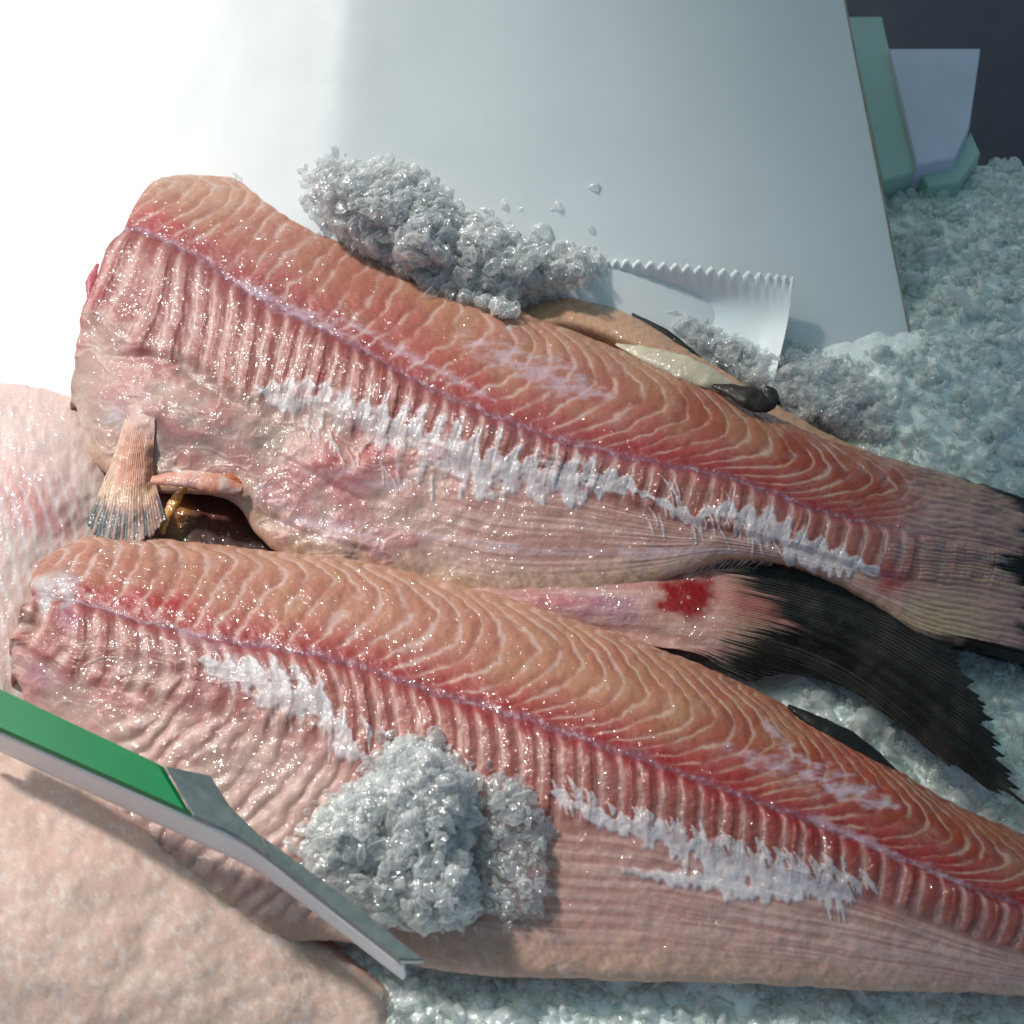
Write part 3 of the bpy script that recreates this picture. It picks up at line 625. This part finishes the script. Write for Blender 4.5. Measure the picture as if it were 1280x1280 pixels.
# pale fish at the left edge
def palec(X, Y, u, v):
    c = np.zeros(X.shape+(3,)) + np.array([.74, .56, .52])
    c = blotch(c, X, Y, [(30,620,60,40,20,np.array([.66,.28,.27]),.8),(60,650,50,16,30,np.array([.62,.20,.20]),.6),(30,760,40,60,0,np.array([.66,.44,.38]),.6)], 3)
    ph = (X + 20*fbm(X/30, Y/30, 8) - .25*(Y-600))/17; f = ph-np.floor(ph); l = np.exp(-((np.minimum(f, 1-f)*17)/3)**2)
    return mixc(c, FAT, l*.5*sst(560, 620, Y))
fishE = empty('skinned_fish', at(20, 700, 0), 'pale washed-out pink fish at the left edge behind the price holder', 'fish')
simple_loft('body', [[(-90,478,.026),(-90,600,.040),(-90,740,.036),(-90,880,.02)],[(-20,482,.026),(-20,600,.040),(-20,740,.034),(-20,880,.02)],[(45,490,.026),(40,600,.038),(30,740,.030),(20,880,.015)],[(100,508,.022),(100,600,.030),(95,700,.022),(90,860,.01)],[(160,540,.008),(170,620,.012),(160,700,.01),(150,860,.0)]], 180, 220, palec, M_FLESH, fishE,
    relief=lambda X, Y, u, v: .003*(fbm(X/30, Y/30, 2)-.5)+.001*(fbm(X/8, Y/8, 2)-.5))
# frosted fish at the lower left
def frostc(X, Y, u, v):
    c = np.zeros(X.shape+(3,)) + np.array([.64, .46, .38])
    n = fbm(X/50, Y/30, 5); c = mixc(c, np.array([.64, .42, .35]), .6*sst(.4, .75, n)); c = mixc(c, np.array([.40, .17, .11]), sst(.14, .0, v)*sst(110, 200, X)*.8)
    return mixc(c, np.array([.78, .74, .72]), .4*sst(.55, .75, fbm(X/6, Y/6, 5)))
fishF = empty('frosted_fish', at(100, 1150, 0), 'frost covered pale pink fish flesh in the lower left corner below the price holder', 'fish')
simple_loft('body', [[(-120,890,.040),(-130,1040,.060),(-140,1200,.055),(-150,1400,.02)],[(0,936,.038),(-10,1050,.058),(-20,1200,.054),(-30,1400,.02)],[(90,972,.036),(80,1070,.054),(70,1220,.050),(60,1400,.02)],[(165,1020,.032),(160,1100,.048),(150,1240,.044),(140,1400,.02)],[(240,1080,.028),(245,1140,.040),(235,1260,.036),(220,1400,.02)],[(330,1122,.020),(335,1180,.028),(320,1280,.026),(300,1400,.01)],[(400,1172,.012),(400,1225,.016),(390,1300,.014),(380,1400,.0)],[(480,1230,.0),(480,1260,.004),(470,1330,.002),(460,1420,-.01)]],
    220, 240, frostc, M_FROST, fishF, cap=True, relief=lambda X, Y, u, v: .005*(fbm(X/60, Y/60, 2)-.5)+.0007*(fbm(X/12, Y/12, 2)-.5)+.0006*(fbm(X/3.5, Y/3.5, 12)-.5))

# ------------------------------------------------------------------ board behind
BY0 = at(1146, 470, .016)[1]
def zboard(x, y):
    lf = sst(-.10, -.26, x); base = .016 + .55*(y-BY0)*(1-.85*lf)
    t = np.clip((-.115-x), 0, 1); t = .30*np.tanh(t/.30)
    return base - .50*(np.sqrt(t*t+.014)-.1183)
def board_at(px, py):
    z = np.full(np.broadcast(px, py).shape, .03)
    for _ in range(12):
        P = at(px, py, z); z = zboard(P[..., 0], P[..., 1])
    return at(px, py, z)
bt = M_BOARD.node_tree; bb = bt.nodes['Principled BSDF']; btc = bt.nodes.new('ShaderNodeTexCoord')
bn = bt.nodes.new('ShaderNodeTexNoise'); bn.inputs['Scale'].default_value = 14; bn.inputs['Detail'].default_value = 8; bn.inputs['Roughness'].default_value = .65; bt.links.new(btc.outputs['Object'], bn.inputs['Vector'])
bm_ = bt.nodes.new('ShaderNodeMapRange'); bm_.inputs[1].default_value = .35; bm_.inputs[2].default_value = .7; bm_.inputs[3].default_value = .28; bm_.inputs[4].default_value = .6
bt.links.new(bn.outputs[0], bm_.inputs[0]); bt.links.new(bm_.outputs[0], bb.inputs['Roughness'])
bbu = bt.nodes.new('ShaderNodeBump'); bbu.inputs['Strength'].default_value = .25; bbu.inputs['Distance'].default_value = .002; bt.links.new(bn.outputs[0], bbu.inputs['Height']); bt.links.new(bbu.outputs[0], bb.inputs['Normal'])
board = empty('plastic_board', at(700, 250, .02), 'smooth grey-white plastic board lying behind the fish, its right edge stained brown', 'board')
nx, ny = 120, 40
BR = board_at(np.array(1146.), np.array(470.)); TR = board_at(np.array(1079.), np.array(150.))
dirv = (TR-BR)[:2]/(TR-BR)[1]
gx = np.linspace(0, 1, nx); gy = np.linspace(0, 1, ny)
yy = -.12+gy*.95
Vt = np.zeros((nx, ny, 3))
for i, g in enumerate(gx):
    xr = BR[0]+dirv[0]*(yy-BR[1]); Vt[i, :, 0] = -1.1+(xr+1.1)*g; Vt[i, :, 1] = yy
y_front = np.where(np.ones(nx) > 0, BR[1], 0)
Vt[:, :, 1] = BR[1] + gy[None, :]*.62 ; xr = BR[0]+dirv[0]*(Vt[0, :, 1]-BR[1]); Vt[:, :, 0] = -1.1+(xr[None, :]+1.1)*gx[:, None]
Vt[:, :, 2] = zboard(Vt[:, :, 0], Vt[:, :, 1])
th = .004
V = np.concatenate([Vt.reshape(-1, 3), (Vt-[0, 0, th]).reshape(-1, 3)]); F = gridF(nx, ny); n_ = nx*ny
lp = np.array([i*ny for i in range(nx)]); rim = np.stack([lp[:-1], lp[:-1]+n_, lp[1:]+n_, lp[1:]], 1)
mesh_obj('panel', V, np.concatenate([F, F[:, ::-1]+n_, rim]), M_BOARD, board)
e0 = Vt[-1]; E = np.stack([e0, e0+[.0012, 0, 0], e0+[.0012, 0, -th], e0-[0, 0, th]], 1)
E[:, 0:2, 2] += .0003
mesh_obj('edge_band', E.reshape(-1, 3), gridF(ny, 4), M_BOARD_EDGE, board, smooth=False)

# serrated plastic sheet, standing against the board and curling over the ice
sheet = empty('serrated_sheet', at(870, 400, .02), 'white plastic sheet with a zigzag cut edge curling up from the ice', 'plastic sheet')
nU, nV = 360, 50
top = np.array([(700,352,.040),(735,338,.048),(770,331,.052),(830,335,.055),(890,341,.057),(950,348,.058),(992,353,.058)])
mid = np.array([(705,380,.034),(740,372,.034),(780,370,.034),(840,376,.035),(895,386,.037),(950,398,.040),(984,408,.044)])
bot = np.array([(720,410,.024),(750,420,.022),(790,430,.022),(850,445,.022),(900,460,.022),(940,480,.024),(964,492,.028)])
Tt = at(*top.T); Tm = at(*mid.T); Tb = at(*bot.T)
q = np.linspace(0, 6, nU); G = np.stack([crm(Tt, q), crm(Tm, q), crm(Tb, q)]); P = crm(G, np.linspace(0, 2, nV)).transpose(1, 0, 2)
sv = np.linspace(0, 1, nV)[None, :]; zz = (q/6*24) % 1
zig = np.abs(zz*2-1)
P[..., 2] += ((zig-.5)*.0042)[:, None]*np.exp(-sv*14)
P[..., 1] += ((np.cos(2*np.pi*zz))*.0008)[:, None]*np.exp(-sv*6)
# thin white lip turned back along the cut edge
lip = P[:, 0]+np.array([0, .004, -.0014]); lip2 = P[:, 0]+np.array([0, .0006, .0006])
P = np.concatenate([lip[:, None], lip2[:, None], P], 1)
o_ = mesh_obj('sheet', P.reshape(-1, 3), gridF(nU, nV+2), M_PAPER, sheet)
sm = o_.modifiers.new('thickness', 'SOLIDIFY'); sm.thickness = .0006

# ------------------------------------------------------------------ crate corner, dark counter
counter = mesh_obj('counter', np.array([(-4, -1.5, -.6), (4, -1.5, -.6), (4, 6, -.6), (-4, 6, -.6)], float), np.array([[0, 1, 2, 3]]), M_DARK); tag(counter, kind='structure')
def prism(name, poly, z0, z1, mat, parent, bev=.0015):
    """outline (px,py) laid at height z1, with real thickness down to z0"""
    T = np.array([at(x, y, z1) for x, y in poly]); n = len(T); c0 = T.mean(0)
    In = c0+(T-c0)*(1-bev/np.linalg.norm(T-c0, axis=1, keepdims=True)*1.0)
    rows = [T*[1, 1, 0]+[0, 0, z0], T-[0, 0, bev], In]
    V = np.concatenate(rows+[c0[None]]); F = []
    for k in range(2):
        for i in range(n):
            j = (i+1) % n; F.append([k*n+i, k*n+j, (k+1)*n+j, (k+1)*n+i])
    for i in range(n): F.append([2*n+i, 2*n+(i+1) % n, 3*n, 3*n])
    me = bpy.data.meshes.new(name); L = np.array(parent.location) if parent else 0
    me.from_pydata([tuple(map(float, v)) for v in (V-L)], [], [f if f[2] != f[3] else f[:3] for f in F]); me.update(); me.materials.append(mat)
    o = bpy.data.objects.new(name, me); COL.objects.link(o); o.parent = parent
    return o
crate = empty('plastic_crate', at(1120, 180, 0), 'pale green plastic crate corner at the upper right beyond the board', 'crate')
prism('rail', [(1060,20),(1102,20),(1146,214),(1104,226)], -.02, .030, M_CRATE, crate)
prism('label_plate', [(1112,60),(1226,60),(1212,160),(1194,196),(1146,206)], .0, .036, M_LILAC, crate)
prism('rim', [(1146,209),(1196,200),(1214,164),(1226,190),(1200,226),(1160,232)], -.01, .026, M_CRATE, crate)

# ------------------------------------------------------------------ ice bed (one sheet) and its loose grains
MOUNDS = [(1230,420,.12,.030),(1230,270,.10,.010),(1060,500,.06,.014),(1200,860,.10,.012),(1000,880,.06,.010),(700,1250,.25,.006),(1180,560,.08,.012)]
YD = at(1230, 205, .0)[1]
def zice(x, y):
    z = np.full(np.shape(x), -.004)
    for (px, py, s, h) in MOUNDS:
        p = at(px, py, 0); z = z + h*np.exp(-((x-p[0])**2+(y-p[1])**2)/(s*s))
    z = z - .10*sst(-.05, -.4, x)*sst(.0, .2, y)
    z = z - .10*sst(YD, YD+.03, y+.022*fbm(x*30+9, y*30+9, 4))
    return z + .010*(fbm(x*22+50, y*22+50, 1)-.5) + .009*(fbm(x*80+50, y*80+50, 2, 3)-.5)
nb = 420
bx_ = np.linspace(-.75, .8, nb); by_ = np.linspace(-.55, YD+.03, nb); BX, BY = np.meshgrid(bx_, by_, indexing='ij')
bed = mesh_obj('ice_bed', np.stack([BX, BY, zice(BX, BY)], -1).reshape(-1, 3), gridF(nb, nb), M_ICE_BED); tag(bed, kind='structure')

PHI = (1+5**.5)/2
ICO = np.array([(-1,PHI,0),(1,PHI,0),(-1,-PHI,0),(1,-PHI,0),(0,-1,PHI),(0,1,PHI),(0,-1,-PHI),(0,1,-PHI),(PHI,0,-1),(PHI,0,1),(-PHI,0,-1),(-PHI,0,1)])/1.9
ICOF = np.array([(0,11,5),(0,5,1),(0,1,7),(0,7,10),(0,10,11),(1,5,9),(5,11,4),(11,10,2),(10,7,6),(7,1,8),(3,9,4),(3,4,2),(3,2,6),(3,6,8),(3,8,9),(4,9,5),(2,4,11),(6,2,10),(8,6,7),(9,8,1)])
def grains(name, C, size, mat, parent=None, label=None, cat=None, soft_share=.5):
    n = len(C); V = ICO[None]*(1+.5*(rng.random((n, 12, 1))-.5))
    V = V*(.30+1.25*rng.random((n, 1, 3))**1.3)
    a = rng.normal(size=(n, 4)); a /= np.linalg.norm(a, axis=1, keepdims=True); w_, x, y, z = a.T
    Rm = np.stack([1-2*(y*y+z*z), 2*(x*y-z*w_), 2*(x*z+y*w_), 2*(x*y+z*w_), 1-2*(x*x+z*z), 2*(y*z-x*w_), 2*(x*z-y*w_), 2*(y*z+x*w_), 1-2*(x*x+y*y)], 1).reshape(n, 3, 3)
    V = np.einsum('nij,nkj->nki', Rm, V)*np.asarray(size)[:, None, None] + C[:, None]
    F = (ICOF[None]+12*np.arange(n)[:, None, None]).reshape(-1, 3)
    o = mesh_obj(name, V.reshape(-1, 3), F, mat, parent, smooth=False)
    if len(o.data.polygons) == 20*n: o.data.polygons.foreach_set('use_smooth', np.repeat(rng.random(n) < soft_share, 20))
    return tag(o, label, cat, kind='stuff')
FISHPOLY = [[(s[0][0], s[0][1]) for s in A_ST]+[(s[3][0], s[3][1]) for s in A_ST[::-1]], [(s[0][0], s[0][1]) for s in C_ST]+[(s[3][0], s[3][1]) for s in C_ST[::-1]]]
n = 60000
gxw = rng.uniform(-.45, .55, n); gyw = rng.uniform(-.42, YD+.02, n); gz = zice(gxw, gyw)
PX, PY = proj(np.stack([gxw, gyw, gz], 1))
keep = (PX > -20) & (PX < 1300) & (PY > 20) & (PY < 1300)
for pl in FISHPOLY: keep &= ~inside(PX, PY, pl)
onb = (gyw > BR[1]+.004) & (gxw < BR[0]+dirv[0]*(gyw-BR[1]))
keep &= ~onb
keep &= ~((PX < 420) & (PY < 1230)); keep &= ~((PX < 1000) & (PY > 600) & (PY < 1000))
keep &= ~((PX > 1020) & (PX < 1220) & (PY < 190))
idx = np.where(keep)[0]
sz = np.exp(rng.normal(math.log(.0023), .45, len(idx)))
grains('loose_ice', np.stack([gxw[idx], gyw[idx], gz[idx]+rng.uniform(-.0005, .0025, len(idx))], 1), sz, M_ICE_BEDGRAIN, None, 'loose crushed ice grains covering the bed around the fish', 'crushed ice')
print('bed grains', len(idx))

def heap(name, poly, H, zbase, ng, gsz, mat, label, core=True, soft=60, bedmat=None, corecut=.0):
    poly_ = np.array(poly, float); x0, y0 = poly_.min(0); x1, y1 = poly_.max(0)
    root = empty(name, at((x0+x1)/2, (y0+y1)/2, .02), label, 'crushed ice')
    def top(X, Y):
        d, _, _ = polyw(X, Y, poly+[poly[0]]); d = np.where(inside(X, Y, poly), d, -d)
        h = H*np.sqrt(np.clip(d/soft, 0, 1)*(2-np.clip(d/soft, 0, 1)))
        return h*(.50+1.0*fbm(X/30, Y/26, 71)), d
    if core:
        gx = np.arange(x0-8, x1+8, 3.0); gy = np.arange(y0-8, y1+8, 3.0); X, Y = np.meshgrid(gx, gy, indexing='ij')
        h, d = top(X, Y); zb = zbase(X, Y)
        P = at(X, Y, zb+h*.80 - .0025*(d < 3) + .003*(fbm(X/6, Y/6, 8)-.5)); ok = (d > corecut).ravel()
        F = gridF(*X.shape); F = F[ok[F].all(1)]
        used = np.unique(F); rem = -np.ones(X.size, int); rem[used] = np.arange(len(used))
        tag(mesh_obj('packed_ice', P.reshape(-1, 3)[used], rem[F], bedmat or M_ICE_BED, root), kind='stuff')
    X = rng.uniform(x0-16, x1+16, ng*3); Y = rng.uniform(y0-16, y1+16, ng*3)
    h, d = top(X, Y); k = np.where((d > -3) | ((d > -16) & (rng.random(d.shape) < .10)))[0][:ng]
    X, Y, h = X[k], Y[k], h[k]
    C = at(X, Y, zbase(X, Y)+h*(rng.random(len(k))**.35 if not core else rng.uniform(.8, 1.05, len(k))))
    grains('ice_grains', C, np.clip(np.exp(rng.normal(math.log(gsz), .50, len(k))), .0008, .0062), mat, root, soft_share=.15)
    return root
def zb_board(X, Y):
    z = board_at(X, Y)[..., 2]; f = zat(X, Y); return np.maximum(z, np.where(f > 0, f-.004, z))
heap('ice_heap', [(392,215),(410,203),(440,208),(470,202),(512,210),(545,238),(575,268),(615,280),(650,298),(700,310),(748,322),(735,345),(715,362),(660,372),(640,400),(560,370),(470,325),(415,290),(395,250)], .022, zb_board, 2600, .0030, M_ICE_CLEAR,
     'clear glassy crushed ice heap on the board behind the top fish', core=True, soft=50, corecut=8, bedmat=M_ICE_CORE)
heap('ice_heap', [(735,350),(790,362),(860,385),(930,410),(985,425),(1040,440),(1146,462),(1130,520),(1100,560),(1000,520),(960,498),(900,455),(840,415),(780,385),(740,362)], .012,
     lambda X, Y: np.full(X.shape, .022)-.006*sst(950, 1100, X), 2400, .0026, M_ICE_CLEAR, 'glassy crushed ice inside the zigzag edged sheet and along the board front', core=True, soft=40, corecut=6, bedmat=M_ICE_BED)
def zb_fish(X, Y):
    f = zat(X, Y); return np.where(f > 0, f, .03)
heap('ice_lump', [(382,1040),(400,1015),(430,990),(470,965),(485,935),(510,925),(545,935),(575,960),(592,985),(598,1020),(588,1060),(600,1140),(560,1160),(470,1150),(400,1110),(380,1075)], .022, zb_fish, 2700, .0021, M_ICE,
     'white frosty lump of crushed ice on the ribs of the front fish', soft=50)
heap('ice_lump', [(596,975),(620,962),(650,975),(672,1000),(686,1040),(684,1120),(650,1150),(600,1140),(590,1060)], .009, zb_fish, 420, .0014, M_ICE_CLEAR,
     'thin clear sheet of ice beside the frosty lump on the front fish', core=True, soft=40, bedmat=M_ICE_FILM)
# crumbs scattered on the board and on the flesh
cr = np.array([(735,206),(742,236),(697,259),(690,264),(738,287),(598,250),(628,256),(650,262),(470,222),(296,222),(300,226)], float)
grains('ice_crumbs', board_at(cr[:, 0], cr[:, 1])+[0, 0, .001], rng.uniform(.0015, .0035, len(cr)), M_ICE_CLEAR, None, 'few melting ice crumbs scattered on the grey-white board', 'ice crumbs')

# ------------------------------------------------------------------ price holder, front left
hold = empty('price_holder', at(200, 1000, .03), 'white strip with a green top edge and grey tapering end, standing at the lower left', 'price holder')
def line3(p, z): return at(p[0], p[1], z)
zt = .088
a0 = at(-60, 892, zt); a1 = at(250, 1016, zt); a2 = at(440, 1124, .070); a3 = at(520, 1172, .064)
b0 = at(-60, 832, zt+.001); b1 = at(208, 952, zt+.001)
def quadbox(name, tops, depth, mat, parent, bev=.0012):
    """tops: 4 top corners (3-D, anticlockwise); extruded straight down"""
    T = np.array(tops); c0 = T.mean(0); n = 4
    In = T+(c0-T)/np.linalg.norm(c0-T, axis=1, keepdims=True)*bev
    rows = [T-[0, 0, depth], T-[0, 0, bev], In]; V = np.concatenate(rows)-np.array(parent.location)
    F = [[k*n+i, k*n+(i+1) % n, (k+1)*n+(i+1) % n, (k+1)*n+i] for k in range(2) for i in range(n)]+[[8, 9, 10, 11], [3, 2, 1, 0]]
    me = bpy.data.meshes.new(name); me.from_pydata([tuple(map(float, v)) for v in V], [], F); me.update(); me.materials.append(mat)
    o = bpy.data.objects.new(name, me); COL.objects.link(o); o.parent = parent; return o
Z1, Z2, Z3 = .082, .072, .066
def extr(name, tops, depth, mat, parent, bev=.0009):
    """closed outline of top points (3-D, anticlockwise from above); sides go straight down, top edge bevelled"""
    T = np.array(tops); n = len(T); c0 = T.mean(0)
    In = T+(c0-T)/np.linalg.norm(c0-T, axis=1, keepdims=True)*bev
    V = np.concatenate([T-[0, 0, depth], T-[0, 0, bev*.7], In])-np.array(parent.location)
    F = [[k*n+i, k*n+(i+1) % n, (k+1)*n+(i+1) % n, (k+1)*n+i] for k in range(2) for i in range(n)]+[[2*n+i for i in range(n)], [i for i in range(n)][::-1]]
    me = bpy.data.meshes.new(name); me.from_pydata([tuple(map(float, v)) for v in V], [], F); me.update(); me.materials.append(mat)
    o = bpy.data.objects.new(name, me); COL.objects.link(o); o.parent = parent; return o
extr('green_clip', [at(-60,884,zt), at(238,1016,zt), at(204,956,zt), at(-60,832,zt)], .004, M_GREEN, hold, bev=.0035)
extr('end_cap', [at(241,1019,zt), at(300,1046,Z1), at(337,1072,Z1-.003), at(326,1045,Z1-.003), at(287,1007,Z1), at(262,968,zt), at(207,957,zt)], .004, M_STEEL, hold)
extr('bare_edge', [at(338,1073,Z1-.003), at(400,1122,Z2), at(500,1200,Z3), at(530,1200,Z3), at(431,1120,Z2), at(327,1045,Z1-.003)], .004, M_STEEL, hold)
fa = np.array([at(-60,884,zt), at(238,1017,zt), at(300,1047,Z1), at(338,1074,Z1-.003), at(400,1123,Z2), at(500,1201,Z3)]) - [0, 0, .0045]
fa = crm(fa, np.linspace(0, 5, 60)); dep = np.interp(np.linspace(0, 5, 60), range(6), [.022, .024, .023, .021, .018, .016])
rows = [fa + [0, 0, -.0*d] for d in (0,)]; G_ = np.stack([fa - np.array([0, 0, 1])[None]*dep[:, None]*k for k in np.linspace(0, 1, 6)], 1)
wf = mesh_obj('white_face', G_.reshape(-1, 3), gridF(60, 6, True), M_TAGWHITE, hold)
sm = wf.modifiers.new('thickness', 'SOLIDIFY'); sm.thickness = .0025; sm.offset = -1

# ------------------------------------------------------------------ added unseen awning overhead (casts the shade that deepens to the right)
aw = empty('added_sunshade', (1.0, .8, 2.2), 'unseen pale green canvas awning over the stall', 'sunshade')
m, t, b = new_mat('sunshade_canvas'); N = t.nodes
tr = N.new('ShaderNodeBsdfTranslucent'); tr.inputs[0].default_value = (.30, .52, .42, 1); b.inputs['Base Color'].default_value = (.30, .50, .42, 1); b.inputs['Roughness'].default_value = .9
mxs = N.new('ShaderNodeMixShader'); mxs.inputs[0].default_value = .5; t.links.new(b.outputs[0], mxs.inputs[1]); t.links.new(tr.outputs[0], mxs.inputs[2]); t.links.new(mxs.outputs[0], N['Material Output'].inputs[0])
ZA = 2.2; AX = -SUN_DIR[0]/SUN_DIR[2]*ZA
EDGE = 0.155
ex = EDGE-AX
gx = np.linspace(ex, ex+2.6, 30); gy = np.linspace(-1.5, 3.5, 40); X, Y = np.meshgrid(gx, gy, indexing='ij')
mesh_obj('canvas', np.stack([X, Y, ZA+.25*(X-ex)/2.6+.02*np.sin(Y*9)*0], -1).reshape(-1, 3), gridF(30, 40), m, aw)
